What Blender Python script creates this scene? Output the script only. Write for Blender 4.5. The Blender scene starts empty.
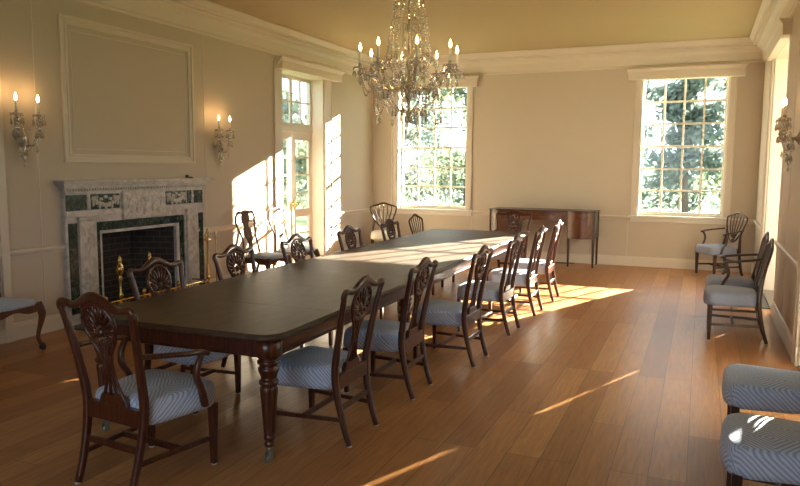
import bpy, math, random
from math import sin, cos, pi, radians, sqrt, atan2
from mathutils import Vector, Matrix

random.seed(7)
sc = bpy.context.scene
col = sc.collection

# ------------------------------------------------------------------ materials
def nmat(name):
    m = bpy.data.materials.new(name); m.use_nodes = True
    nt = m.node_tree
    return m, nt, nt.nodes['Principled BSDF'], nt.nodes.new, nt.links.new

def simple(name, colr, rough=.5, metal=0., spec=.5, bump=0., bscale=60., var=0., vscale=6., coat=0.):
    m, nt, b, N, L = nmat(name)
    b.inputs['Base Color'].default_value = (*colr, 1)
    b.inputs['Roughness'].default_value = rough
    b.inputs['Metallic'].default_value = metal
    b.inputs['Specular IOR Level'].default_value = spec
    if coat: b.inputs['Coat Weight'].default_value = coat; b.inputs['Coat Roughness'].default_value = .12
    tc = N('ShaderNodeTexCoord')
    if var:
        n = N('ShaderNodeTexNoise'); n.inputs['Scale'].default_value = vscale; n.inputs['Detail'].default_value = 4
        L(tc.outputs['Object'], n.inputs['Vector'])
        mx = N('ShaderNodeMix'); mx.data_type = 'RGBA'
        mx.inputs['A'].default_value = (*[c*(1-var) for c in colr], 1)
        mx.inputs['B'].default_value = (*[min(1, c*(1+var)) for c in colr], 1)
        L(n.outputs['Fac'], mx.inputs['Factor']); L(mx.outputs['Result'], b.inputs['Base Color'])
    if bump:
        n2 = N('ShaderNodeTexNoise'); n2.inputs['Scale'].default_value = bscale; n2.inputs['Detail'].default_value = 3
        L(tc.outputs['Object'], n2.inputs['Vector'])
        bp = N('ShaderNodeBump'); bp.inputs['Strength'].default_value = bump; bp.inputs['Distance'].default_value = .004
        L(n2.outputs['Fac'], bp.inputs['Height']); L(bp.outputs['Normal'], b.inputs['Normal'])
    return m

def wood(name, dark, light, scale=(30, 30, 3), rough=.3, coat=.25):
    m, nt, b, N, L = nmat(name)
    tc = N('ShaderNodeTexCoord'); mp = N('ShaderNodeMapping'); mp.inputs['Scale'].default_value = scale
    n = N('ShaderNodeTexNoise'); n.inputs['Scale'].default_value = 1.6; n.inputs['Detail'].default_value = 6; n.inputs['Distortion'].default_value = .6
    r = N('ShaderNodeValToRGB')
    r.color_ramp.elements[0].position = .3; r.color_ramp.elements[0].color = (*dark, 1)
    r.color_ramp.elements[1].position = .75; r.color_ramp.elements[1].color = (*light, 1)
    L(tc.outputs['Object'], mp.inputs['Vector']); L(mp.outputs['Vector'], n.inputs['Vector'])
    L(n.outputs['Fac'], r.inputs['Fac']); L(r.outputs['Color'], b.inputs['Base Color'])
    b.inputs['Roughness'].default_value = rough
    b.inputs['Coat Weight'].default_value = coat; b.inputs['Coat Roughness'].default_value = .15
    return m

def floor_mat():
    m, nt, b, N, L = nmat('oak_boards')
    tc = N('ShaderNodeTexCoord'); mp = N('ShaderNodeMapping'); mp.inputs['Rotation'].default_value = (0, 0, pi/2)
    L(tc.outputs['Object'], mp.inputs['Vector'])
    br = N('ShaderNodeTexBrick')
    br.offset = .37; br.offset_frequency = 3
    br.inputs['Scale'].default_value = 1.0
    br.inputs['Brick Width'].default_value = 1.9; br.inputs['Row Height'].default_value = .19
    br.inputs['Mortar Size'].default_value = .0016; br.inputs['Mortar Smooth'].default_value = .1
    br.inputs['Bias'].default_value = -.1
    br.inputs['Color1'].default_value = (0, 0, 0, 1); br.inputs['Color2'].default_value = (1, 1, 1, 1)
    br.inputs['Mortar'].default_value = (.5, .5, .5, 1)
    L(mp.outputs['Vector'], br.inputs['Vector'])
    ra = N('ShaderNodeValToRGB')
    e = ra.color_ramp.elements
    e[0].position = 0.; e[0].color = (.35, .152, .052, 1)
    e[1].position = 1.; e[1].color = (.54, .27, .105, 1)
    x = e.new(.22); x.color = (.40, .178, .064, 1)
    x = e.new(.6); x.color = (.47, .222, .082, 1)
    L(br.outputs['Color'], ra.inputs['Fac'])
    mp2 = N('ShaderNodeMapping'); mp2.inputs['Scale'].default_value = (26, 1.6, 1)
    L(tc.outputs['Object'], mp2.inputs['Vector'])
    g = N('ShaderNodeTexNoise'); g.inputs['Scale'].default_value = 2.2; g.inputs['Detail'].default_value = 7; g.inputs['Distortion'].default_value = .8
    L(mp2.outputs['Vector'], g.inputs['Vector'])
    gr = N('ShaderNodeMapRange'); gr.inputs['From Min'].default_value = .3; gr.inputs['From Max'].default_value = .7
    gr.inputs['To Min'].default_value = .74; gr.inputs['To Max'].default_value = 1.16
    L(g.outputs['Fac'], gr.inputs['Value'])
    mu = N('ShaderNodeMix'); mu.data_type = 'RGBA'; mu.blend_type = 'MULTIPLY'; mu.inputs['Factor'].default_value = 1
    L(ra.outputs['Color'], mu.inputs['A']); L(gr.outputs['Result'], mu.inputs['B'])
    mo = N('ShaderNodeMix'); mo.data_type = 'RGBA'; mo.inputs['B'].default_value = (.07, .03, .012, 1)
    L(br.outputs['Fac'], mo.inputs['Factor']); L(mu.outputs['Result'], mo.inputs['A'])
    L(mo.outputs['Result'], b.inputs['Base Color'])
    rr = N('ShaderNodeMapRange'); rr.inputs['To Min'].default_value = .26; rr.inputs['To Max'].default_value = .42
    L(g.outputs['Fac'], rr.inputs['Value']); L(rr.outputs['Result'], b.inputs['Roughness'])
    b.inputs['Specular IOR Level'].default_value = .36
    n3 = N('ShaderNodeTexNoise'); n3.inputs['Scale'].default_value = 9; n3.inputs['Detail'].default_value = 2
    L(tc.outputs['Object'], n3.inputs['Vector'])
    bp = N('ShaderNodeBump'); bp.inputs['Strength'].default_value = .10; bp.inputs['Distance'].default_value = .01
    L(n3.outputs['Fac'], bp.inputs['Height']); L(bp.outputs['Normal'], b.inputs['Normal'])
    return m

def fabric_mat(name, dark, light):
    # concentric lozenges woven in fine stripes
    m, nt, b, N, L = nmat(name)
    tc = N('ShaderNodeTexCoord'); sp = N('ShaderNodeSeparateXYZ'); L(tc.outputs['Object'], sp.inputs['Vector'])
    def M(op, a, bb=None, c=None):
        n = N('ShaderNodeMath'); n.operation = op
        for i, v in enumerate((a, bb, c)):
            if v is None: continue
            if isinstance(v, (int, float)): n.inputs[i].default_value = v
            else: L(v, n.inputs[i])
        return n.outputs[0]
    px = M('PINGPONG', M('ADD', sp.outputs['X'], 10.0), .115)
    yy = M('SUBTRACT', sp.outputs['Y'], M('MULTIPLY', sp.outputs['Z'], 1.0))
    py = M('PINGPONG', M('ADD', yy, 10.06), .115)
    d = M('ADD', px, py)
    s = M('SINE', M('MULTIPLY', d, 2*pi/.025))
    n = N('ShaderNodeTexNoise'); n.inputs['Scale'].default_value = 240; n.inputs['Detail'].default_value = 1
    L(tc.outputs['Object'], n.inputs['Vector'])
    f = M('ADD', M('MULTIPLY', s, .38), M('ADD', M('MULTIPLY', n.outputs['Fac'], .5), .25))
    r = N('ShaderNodeValToRGB')
    r.color_ramp.elements[0].position = .15; r.color_ramp.elements[0].color = (*dark, 1)
    r.color_ramp.elements[1].position = .85; r.color_ramp.elements[1].color = (*light, 1)
    L(f, r.inputs['Fac']); L(r.outputs['Color'], b.inputs['Base Color'])
    b.inputs['Roughness'].default_value = .85; b.inputs['Specular IOR Level'].default_value = .2
    b.inputs['Sheen Weight'].default_value = .15
    return m

def marble(name, c0, c1, scale, lo, hi, rough=.3):
    m, nt, b, N, L = nmat(name)
    tc = N('ShaderNodeTexCoord'); n = N('ShaderNodeTexNoise')
    n.inputs['Scale'].default_value = scale; n.inputs['Detail'].default_value = 8; n.inputs['Distortion'].default_value = 2.2
    L(tc.outputs['Object'], n.inputs['Vector'])
    r = N('ShaderNodeValToRGB')
    r.color_ramp.elements[0].position = lo; r.color_ramp.elements[0].color = (*c0, 1)
    r.color_ramp.elements[1].position = hi; r.color_ramp.elements[1].color = (*c1, 1)
    L(n.outputs['Fac'], r.inputs['Fac']); L(r.outputs['Color'], b.inputs['Base Color'])
    b.inputs['Roughness'].default_value = rough
    return m

def brick_mat():
    m, nt, b, N, L = nmat('sooty_brick')
    tc = N('ShaderNodeTexCoord'); sx = N('ShaderNodeSeparateXYZ'); mp = N('ShaderNodeCombineXYZ'); ad = N('ShaderNodeMath')
    L(tc.outputs['Object'], sx.inputs[0]); L(sx.outputs['X'], ad.inputs[0]); L(sx.outputs['Y'], ad.inputs[1]); L(ad.outputs[0], mp.inputs['X']); L(sx.outputs['Z'], mp.inputs['Y'])
    br = N('ShaderNodeTexBrick'); br.inputs['Scale'].default_value = 1
    br.inputs['Brick Width'].default_value = .2; br.inputs['Row Height'].default_value = .07; br.inputs['Mortar Size'].default_value = .006
    br.inputs['Color1'].default_value = (.035, .030, .028, 1); br.inputs['Color2'].default_value = (.055, .046, .042, 1)
    br.inputs['Mortar'].default_value = (.10, .095, .09, 1)
    L(mp.outputs['Vector'], br.inputs['Vector']); L(br.outputs['Color'], b.inputs['Base Color'])
    b.inputs['Roughness'].default_value = .9
    return m

def glass_pane():
    m = bpy.data.materials.new('window_glass'); m.use_nodes = True
    nt = m.node_tree; nt.nodes.clear(); N = nt.nodes.new; L = nt.links.new
    o = N('ShaderNodeOutputMaterial'); t = N('ShaderNodeBsdfTransparent'); t.inputs[0].default_value = (.95, .97, .96, 1)
    g = N('ShaderNodeBsdfGlossy'); g.inputs['Roughness'].default_value = .02
    f = N('ShaderNodeFresnel'); f.inputs['IOR'].default_value = 1.45
    mx = N('ShaderNodeMixShader'); ge = N('ShaderNodeNewGeometry'); iv = N('ShaderNodeMath'); iv.operation = 'SUBTRACT'; iv.inputs[0].default_value = 1.; L(ge.outputs['Backfacing'], iv.inputs[1])
    mm = N('ShaderNodeMath'); mm.operation = 'MULTIPLY'; L(f.outputs[0], mm.inputs[0]); L(iv.outputs[0], mm.inputs[1]); L(mm.outputs[0], mx.inputs[0]); L(t.outputs[0], mx.inputs[1]); L(g.outputs[0], mx.inputs[2])
    L(mx.outputs[0], o.inputs['Surface'])
    return m

def crystal_mat():
    m = bpy.data.materials.new('cut_crystal'); m.use_nodes = True
    nt = m.node_tree; nt.nodes.clear(); N = nt.nodes.new; L = nt.links.new
    o = N('ShaderNodeOutputMaterial')
    t = N('ShaderNodeBsdfTransparent'); t.inputs[0].default_value = (.92, .90, .87, 1)
    g = N('ShaderNodeBsdfGlossy'); g.inputs['Roughness'].default_value = .04; g.inputs['Color'].default_value = (1, .99, .97, 1)
    d = N('ShaderNodeBsdfRefraction'); d.inputs['IOR'].default_value = 1.5; d.inputs['Roughness'].default_value = .05
    d.inputs['Color'].default_value = (.95, .93, .9, 1)
    a = N('ShaderNodeMixShader'); a.inputs[0].default_value = .4; L(t.outputs[0], a.inputs[1]); L(d.outputs[0], a.inputs[2])
    c = N('ShaderNodeMixShader'); c.inputs[0].default_value = .50; L(a.outputs[0], c.inputs[1]); L(g.outputs[0], c.inputs[2])
    w = N('ShaderNodeBsdfTranslucent'); w.inputs['Color'].default_value = (.95, .93, .9, 1)
    df = N('ShaderNodeBsdfDiffuse'); df.inputs['Color'].default_value = (.95, .93, .9, 1)
    q = N('ShaderNodeMixShader'); q.inputs[0].default_value = .5; L(w.outputs[0], q.inputs[1]); L(df.outputs[0], q.inputs[2])
    e = N('ShaderNodeMixShader'); e.inputs[0].default_value = .20; L(c.outputs[0], e.inputs[1]); L(q.outputs[0], e.inputs[2])
    L(e.outputs[0], o.inputs['Surface'])
    return m

def leaf_mat(name, c, tr=.5):
    m, nt, b, N, L = nmat(name)
    tc = N('ShaderNodeTexCoord'); n = N('ShaderNodeTexNoise'); n.inputs['Scale'].default_value = 1.1; n.inputs['Detail'].default_value = 3
    L(tc.outputs['Object'], n.inputs['Vector'])
    mx = N('ShaderNodeMix'); mx.data_type = 'RGBA'
    mx.inputs['A'].default_value = (*[k*.6 for k in c], 1); mx.inputs['B'].default_value = (*[min(1, k*1.5) for k in c], 1)
    L(n.outputs['Fac'], mx.inputs['Factor']); L(mx.outputs['Result'], b.inputs['Base Color'])
    b.inputs['Roughness'].default_value = .5
    t = N('ShaderNodeBsdfTranslucent'); L(mx.outputs['Result'], t.inputs['Color'])
    s = N('ShaderNodeMixShader'); s.inputs[0].default_value = tr
    out = nt.nodes['Material Output']
    L(b.outputs[0], s.inputs[1]); L(t.outputs[0], s.inputs[2]); L(s.outputs[0], out.inputs['Surface'])
    return m

def emit(name, c, s):
    m, nt, b, N, L = nmat(name)
    b.inputs['Base Color'].default_value = (*c, 1)
    b.inputs['Emission Color'].default_value = (*c, 1); b.inputs['Emission Strength'].default_value = s
    return m

M = dict(
    wall=simple('wall_paint', (.59, .52, .425), .7, bump=.04, bscale=40),
    trim=simple('trim_paint', (.71, .645, .55), .45),
    white=simple('white_paint', (.80, .76, .68), .45),
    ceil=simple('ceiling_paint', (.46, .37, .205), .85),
    floor=floor_mat(),
    mahog=wood('mahogany', (.034, .009, .005), (.115, .030, .013), (40, 40, 4), .30, .18),
    darkmah=wood('dark_mahogany', (.020, .008, .005), (.062, .022, .012), (40, 40, 4), .30, .18),
    walnut=wood('walnut', (.075, .026, .008), (.18, .066, .018), (30, 30, 4), .5, .0),
    sidebd=wood('sideboard_mahogany', (.045, .016, .008), (.12, .045, .019), (6, 30, 30), .28, .4),
    inlay=wood('crotch_veneer', (.075, .027, .011), (.18, .068, .027), (9, 9, 9), .28, .4),
    top=wood('table_top', (.050, .030, .018), (.088, .055, .034), (14, 3, 10), .50, .0),
    fabric=fabric_mat('blue_lozenge_fabric', (.30, .385, .58), (.60, .67, .81)),
    fabric2=fabric_mat('grey_blue_lozenge_fabric', (.15, .185, .30), (.35, .385, .50)),
    cream=simple('cream_fabric', (.62, .57, .50), .9),
    brass=simple('brass', (.62, .42, .14), .24, 1.),
    steel=simple('caster_metal', (.35, .38, .34), .35, .9),
    iron=simple('black_iron', (.02, .02, .02), .5),
    dark=simple('dark_grille', (.035, .042, .036), .6),
    gilt=simple('gilt_metal', (.42, .36, .26), .3, .9),
    felt=simple('felt_pad', (.6, .58, .55), .9),
    marble=marble('grey_white_marble', (.45, .425, .42), (.66, .63, .62), 5., .36, .6),
    relief=marble('carved_marble', (.44, .415, .40), (.66, .635, .61), 8., .38, .62),
    green=marble('green_marble', (.010, .028, .020), (.12, .19, .145), 13., .48, .80, .18),
    brick=brick_mat(),
    pane=glass_pane(),
    crystal=crystal_mat(),
    candle=simple('candle_sleeve', (.88, .84, .75), .5),
    flame=emit('flame_bulb', (1., .66, .30), 16.),
    plate=simple('brass_plate', (.45, .33, .16), .35, .6),
    ivory=simple('ivory_plastic', (.62, .38, .18), .4),
    lawn=simple('lawn', (.10, .15, .06), .9, var=.3, vscale=2.),
    bark=simple('bark', (.10, .075, .055), .9, var=.3),
    leafA=leaf_mat('bluegreen_leaves', (.16, .205, .19)),
    leafB=leaf_mat('yellowgreen_leaves', (.18, .225, .15)),
)

# ------------------------------------------------------------------ mesh builder
class MB:
    def __init__(s): s.v = []; s.f = []; s.sm = []
    def add(s, vs, fs, smooth=False):
        b = len(s.v); s.v += [tuple(v) for v in vs]
        s.f += [tuple(i+b for i in f) for f in fs]; s.sm += [smooth]*len(fs)
        return s
    def box(s, x0, x1, y0, y1, z0, z1):
        if x0 > x1: x0, x1 = x1, x0
        if y0 > y1: y0, y1 = y1, y0
        if z0 > z1: z0, z1 = z1, z0
        vs = [(x0,y0,z0),(x1,y0,z0),(x1,y1,z0),(x0,y1,z0),(x0,y0,z1),(x1,y0,z1),(x1,y1,z1),(x0,y1,z1)]
        return s.add(vs, [(0,3,2,1),(4,5,6,7),(0,1,5,4),(1,2,6,5),(2,3,7,6),(3,0,4,7)])
    def taper(s, cx, cy, z0, z1, a0, b0, a1, b1, ox=0, oy=0):
        vs = [(cx-a0,cy-b0,z0),(cx+a0,cy-b0,z0),(cx+a0,cy+b0,z0),(cx-a0,cy+b0,z0),
              (cx+ox-a1,cy+oy-b1,z1),(cx+ox+a1,cy+oy-b1,z1),(cx+ox+a1,cy+oy+b1,z1),(cx+ox-a1,cy+oy+b1,z1)]
        return s.add(vs, [(0,3,2,1),(4,5,6,7),(0,1,5,4),(1,2,6,5),(2,3,7,6),(3,0,4,7)])
    def prism(s, poly, fn0, fn1, smooth=False):
        n = len(poly)
        vs = [fn0(*p) for p in poly] + [fn1(*p) for p in poly]
        fs = [tuple(range(n-1, -1, -1)), tuple(range(n, 2*n))] + [(i, (i+1) % n, n+(i+1) % n, n+i) for i in range(n)]
        return s.add(vs, fs, smooth)
    def tube(s, pts, rad, n=8, ref=(0, 1, 0), sq=1.0, closed=False, smooth=True):
        """sweep an ellipse (a across, b along ref); rad = one or a list of r or (a, b); sq<1 squares it off"""
        P = [Vector(p) for p in pts]; k = len(P)
        if not isinstance(rad, list): rad = [rad]*k
        ref = Vector(ref); vs = []; fs = []
        for i in range(k):
            if closed: t = P[(i+1) % k]-P[i-1]
            else: t = P[min(i+1, k-1)]-P[max(i-1, 0)]
            t = t.normalized() if t.length > 1e-9 else Vector((0, 0, 1))
            w = ref - t*ref.dot(t)
            if w.length < .05: w = Vector((1, .3, .2)) - t*Vector((1, .3, .2)).dot(t)
            w.normalize(); u = t.cross(w)
            r = rad[i]; a, b = (r, r) if not isinstance(r, tuple) else r
            for j in range(n):
                th = 2*pi*(j+.5)/n; c, q = cos(th), sin(th)
                c = math.copysign(abs(c)**sq, c); q = math.copysign(abs(q)**sq, q)
                vs.append(P[i]+u*(a*c)+w*(b*q))
        for i in range(k if closed else k-1):
            i2 = (i+1) % k
            for j in range(n):
                fs.append((i*n+j, i*n+(j+1) % n, i2*n+(j+1) % n, i2*n+j))
        if not closed:
            fs.append(tuple(range(n-1, -1, -1))); fs.append(tuple((k-1)*n+j for j in range(n)))
        return s.add(vs, fs, smooth)
    def lathe(s, prof, c=(0, 0, 0), n=16, axis='z', flute=None):
        """prof: (r, h); flute=(h0,h1,count,depth) makes reeds"""
        vs = []; fs = []; k = len(prof)
        for r, h in prof:
            for j in range(n):
                th = 2*pi*j/n; rr = r
                if flute and flute[0] <= h <= flute[1]: rr = r*(1-flute[3]*(1-abs(cos(th*flute[2]/2))))
                a, b = rr*cos(th), rr*sin(th)
                vs.append((c[0]+a, c[1]+b, c[2]+h) if axis == 'z' else ((c[0]+h, c[1]+a, c[2]+b) if axis == 'x' else (c[0]+a, c[1]+h, c[2]+b)))
        for i in range(k-1):
            for j in range(n): fs.append((i*n+j, i*n+(j+1) % n, (i+1)*n+(j+1) % n, (i+1)*n+j))
        fs.append(tuple(range(n-1, -1, -1))); fs.append(tuple((k-1)*n+j for j in range(n)))
        return s.add(vs, fs, True)
    def bead(s, p, r, h=None):
        h = h or r; x, y, z = p
        vs = [(x+r,y,z),(x,y+r,z),(x-r,y,z),(x,y-r,z),(x,y,z+h),(x,y,z-h)]
        return s.add(vs, [(0,1,4),(1,2,4),(2,3,4),(3,0,4),(1,0,5),(2,1,5),(3,2,5),(0,3,5)])
    def drop(s, p, r, h):
        x, y, z = p; vs = [(x, y, z)]
        for k in range(5): vs.append((x+r*cos(2*pi*k/5), y+r*sin(2*pi*k/5), z-h*.68))
        vs.append((x, y, z-h)); fs = []
        for k in range(5):
            a, b = 1+k, 1+(k+1) % 5; fs += [(0, a, b), (6, b, a)]
        return s.add(vs, fs)
    def ball(s, p, r, n=10, m=6, e=(1, 1, 1)):
        x, y, z = p; vs = [(x, y, z+r*e[2])]
        for i in range(1, m):
            a = pi*i/m
            for j in range(n): vs.append((x+r*e[0]*sin(a)*cos(2*pi*j/n), y+r*e[1]*sin(a)*sin(2*pi*j/n), z+r*e[2]*cos(a)))
        vs.append((x, y, z-r*e[2])); fs = []
        for j in range(n): fs.append((0, 1+j, 1+(j+1) % n))
        for i in range(m-2):
            for j in range(n): fs.append((1+i*n+j, 1+(i+1)*n+j, 1+(i+1)*n+(j+1) % n, 1+i*n+(j+1) % n))
        l = len(vs)-1
        for j in range(n): fs.append((l, 1+(m-2)*n+(j+1) % n, 1+(m-2)*n+j))
        return s.add(vs, fs, True)
    def string(s, pts, r, step):
        P = [Vector(p) for p in pts]; carry = 0.
        for a, b in zip(P, P[1:]):
            d = (b-a).length; t = carry
            while t < d: s.bead(a.lerp(b, t/d), r); t += step
            carry = t-d
        return s
    def build(s, name, mat, parent=None, bevel=0., seg=1, sub=0, loc=None):
        me = bpy.data.meshes.new(name); me.from_pydata(s.v, [], s.f)
        me.polygons.foreach_set('use_smooth', s.sm); me.update()
        o = bpy.data.objects.new(name, me); col.objects.link(o)
        me.materials.append(mat)
        if parent: o.parent = parent
        if loc: o.location = loc
        if bevel:
            b = o.modifiers.new('bevel', 'BEVEL'); b.width = bevel; b.segments = seg; b.limit_method = 'ANGLE'; b.angle_limit = radians(40)
        if sub:
            q = o.modifiers.new('sub', 'SUBSURF'); q.levels = sub; q.render_levels = sub
        return o

def curve(pts, n=6):
    """Catmull-Rom through the points"""
    P = [Vector(p) for p in pts]; Q = [P[0]*2-P[1]]+P+[P[-1]*2-P[-2]]; out = []
    for i in range(1, len(Q)-2):
        for k in range(n):
            t = k/n; a, b, c, d = Q[i-1:i+3]
            out.append(.5*((2*b)+(c-a)*t+(2*a-5*b+4*c-d)*t*t+(3*b-a-3*c+d)*t**3))
    out.append(P[-1]); return out

def interp(tab, x):
    if x <= tab[0][0]: return tab[0][1]
    for (a, p), (b, q) in zip(tab, tab[1:]):
        if x <= b: return p+(q-p)*(x-a)/(b-a)
    return tab[-1][1]

def empty(name, loc=(0, 0, 0), rz=0.):
    o = bpy.data.objects.new(name, None); col.objects.link(o); o.location = loc; o.rotation_euler = (0, 0, rz)
    o.empty_display_size = .1
    return o
def tag(o, label, cat, group=None, kind=None):
    o['label'] = label; o['category'] = cat
    if group: o['group'] = group
    if kind: o['kind'] = kind
    return o
def struct(o, label=None):
    o['kind'] = 'structure'
    if label: o['label'] = label
    return o
kids = {}
def copy_tree(o, parent=None):
    c = o.copy(); col.objects.link(c)
    if parent: c.parent = parent
    for ch in list(o.children): copy_tree(ch, c)
    return c

# ------------------------------------------------------------------ room dimensions
XL, XR, YB, YF, ZC = -5.795, .80, 12.237, -1.6, 3.585
TB, TR, TL = .26, .655, .34          # wall thicknesses: back, right, left

floor = MB().box(XL-.6, XR+.8, YF-.3, YB+.4, -.12, 0).build('floor', M['floor']); struct(floor)
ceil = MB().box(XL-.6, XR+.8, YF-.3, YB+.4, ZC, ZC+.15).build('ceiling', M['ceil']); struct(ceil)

def wall_pieces(mb, f, a0, a1, holes, z1=ZC):
    """f(a0,a1,z0,z1) adds a box; holes: (a0,a1,z0,z1)"""
    hs = sorted(holes); cur = a0
    for h0, h1, z0, zz in hs:
        f(cur, h0, 0, z1)
        if z0 > 0: f(h0, h1, 0, z0)
        f(h0, h1, zz, z1); cur = h1
    f(cur, a1, 0, z1)

WZ0, WZ1 = .85, 3.12
WR = (-.965, .335); WL = (-5.29, -3.915)
w = MB(); wall_pieces(w, lambda a, b, c, d: w.box(a, b, YB, YB+TB, c, d), XL-TL, XR+TR, [(*WL, WZ0, WZ1), (*WR, WZ0, WZ1)])
struct(w.build('wall_back', M['wall']))
FP = (5.54, 6.69, .905)
DL = (9.06, 10.36, 3.06); DR = (8.78, 10.46, 3.06); DR2 = (4.62, 6.50, 3.06)
w = MB(); wall_pieces(w, lambda a, b, c, d: w.box(XL-TL, XL, a, b, c, d), YF, YB, [(FP[0], FP[1], 0, FP[2]), (DL[0], DL[1], 0, DL[2])])
struct(w.build('wall_left', M['wall']))
w = MB(); wall_pieces(w, lambda a, b, c, d: w.box(XR, XR+TR, a, b, c, d), YF, YB, [(DR2[0], DR2[1], 0, DR2[2]), (DR[0], DR[1], 0, DR[2])])
struct(w.build('wall_right', M['wall']))
FD = (-4.9, -3.3, 2.9)
w = MB(); wall_pieces(w, lambda a, b, c, d: w.box(a, b, YF-.3, YF, c, d), XL-TL, XR+TR, [(-2.9, -.1, .6, 3.0)])  # unseen opening behind the camera, added and widened to brighten the foreground
struct(w.build('wall_front', M['wall']))

# profile runs along the walls: profile (out, z) swept between two points
def run(prof, axis, a0, a1, base, sgn, m0=0., m1=0.):
    """axis 'y': along y, wall at x=base, out = sgn*x ; axis 'x': along x, wall at y=base. m = mitre per unit out"""
    mb = MB(); n = len(prof); vs = []
    for a, m in ((a0, m0), (a1, m1)):
        for o_, z in prof:
            vs.append((base+sgn*o_, a+m*o_, z) if axis == 'y' else (a+m*o_, base+sgn*o_, z))
    fs = [(i, (i+1) % n, n+(i+1) % n, n+i) for i in range(n)]+[tuple(range(n-1, -1, -1)), tuple(range(n, 2*n))]
    return mb.add(vs, fs)
COR = [(0, 3.235), (.018, 3.235), (.022, 3.262), (.04, 3.275), (.048, 3.345), (.055, 3.385), (.085, 3.43), (.13, 3.455), (.135, 3.475),
       (.19, 3.478), (.19, 3.51), (.205, 3.515), (.215, 3.53), (.235, 3.562), (.245, 3.568), (.245, ZC), (0, ZC)]
struct(run(COR, 'y', YF, YB, XL, 1, 1, -1).build('trim_1', M['trim']))
struct(run(COR, 'y', YF, YB, XR, -1, 1, -1).build('trim_2', M['trim']))
struct(run(COR, 'x', XL, XR, YB, -1, 1, -1).build('trim_3', M['trim']))
RAIL = [(0, .765), (.010, .765), (.014, .785), (.028, .80), (.034, .815), (.034, .828), (.022, .836), (0, .838)]
def multi(parts):
    mb = MB()
    for p in parts: mb.add(p.v, p.f)
    return mb
struct(multi([run(RAIL, 'y', YF, 5.07, XL, 1), run(RAIL, 'y', 7.17, DL[0]-.10, XL, 1), run(RAIL, 'y', DL[1]+.22, YB, XL, 1)]).build('trim_4', M['trim']))
struct(multi([run(RAIL, 'y', YF, DR2[0]-.11, XR, -1), run(RAIL, 'y', DR2[1]+.11, DR[0]-.02, XR, -1), run(RAIL, 'y', DR[1]+.12, YB, XR, -1)]).build('trim_5', M['trim']))
struct(multi([run(RAIL, 'x', XL, WL[0]-.12, YB, -1), run(RAIL, 'x', WL[1]+.12, WR[0]-.12, YB, -1), run(RAIL, 'x', WR[1]+.12, XR, YB, -1)]).build('trim_6', M['trim']))
BASE = [(0, 0), (.022, 0), (.022, .125), (.018, .132), (.014, .15), (.006, .158), (0, .16)]
struct(multi([run(BASE, 'y', YF, 5.07, XL, 1), run(BASE, 'y', 7.17, DL[0]-.10, XL, 1), run(BASE, 'y', DL[1]+.22, YB, XL, 1)]).build('baseboard_left', M['trim']))
struct(multi([run(BASE, 'y', YF, DR2[0]-.11, XR, -1), run(BASE, 'y', DR2[1]+.11, DR[0]-.02, XR, -1), run(BASE, 'y', DR[1]+.12, YB, XR, -1)]).build('baseboard_right', M['white']))
struct(run(BASE, 'x', XL, XR, YB, -1).build('baseboard_back', M['trim']))
# overmantel panel moulding
pm = MB()
PY0, PY1, PZ0, PZ1 = 5.13, 7.07, 1.645, 3.075
for (o0, o1, d) in ((0, .03, .028), (.03, .06, .014), (.06, .085, .020), (.13, .142, .006)):
    pm.box(XL, XL+d, PY0+o0, PY0+o1, PZ0+o0, PZ1-o0); pm.box(XL, XL+d, PY1-o1, PY1-o0, PZ0+o0, PZ1-o0)
    pm.box(XL, XL+d, PY0+o1, PY1-o1, PZ0+o0, PZ0+o1); pm.box(XL, XL+d, PY0+o1, PY1-o1, PZ1-o1, PZ1-o0)
struct(pm.build('trim_7', M['trim'], bevel=.004))
# panelling joints: narrow beads on the walls
pj = MB()
for y in (4.83, 7.28): pj.box(XL, XL+.004, y, y+.010, .16, 3.235)
pj.box(XL, XL+.035, 4.38, 4.46, 0, 3.235)
for x in (-1.10, -3.82): pj.box(x, x+.008, YB-.003, YB, .16, .765)
for y in (7.9, 8.6): pj.box(XR-.003, XR, y, y+.008, .16, 3.235)
struct(pj.build('trim_8', M['trim']))

# ------------------------------------------------------------------ windows and glazed doors
def valance(mb, f, a0, a1, z0, z1, d):
    """box pelmet with a small cornice; f maps (a, out, z)"""
    prof = [(0, z0), (d-.01, z0), (d-.01, z1-.055), (d, z1-.05), (d+.012, z1-.03), (d+.03, z1-.012), (d+.03, z1), (0, z1)]
    n = len(prof)
    vs = [f(a0-(.0 if p[0] < d else p[0]-d+.01), *p) for p in prof]+[f(a1+(.0 if p[0] < d else p[0]-d+.01), *p) for p in prof]
    mb.add(vs, [(i, (i+1) % n, n+(i+1) % n, n+i) for i in range(n)]+[tuple(range(n-1, -1, -1)), tuple(range(n, 2*n))])

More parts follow.
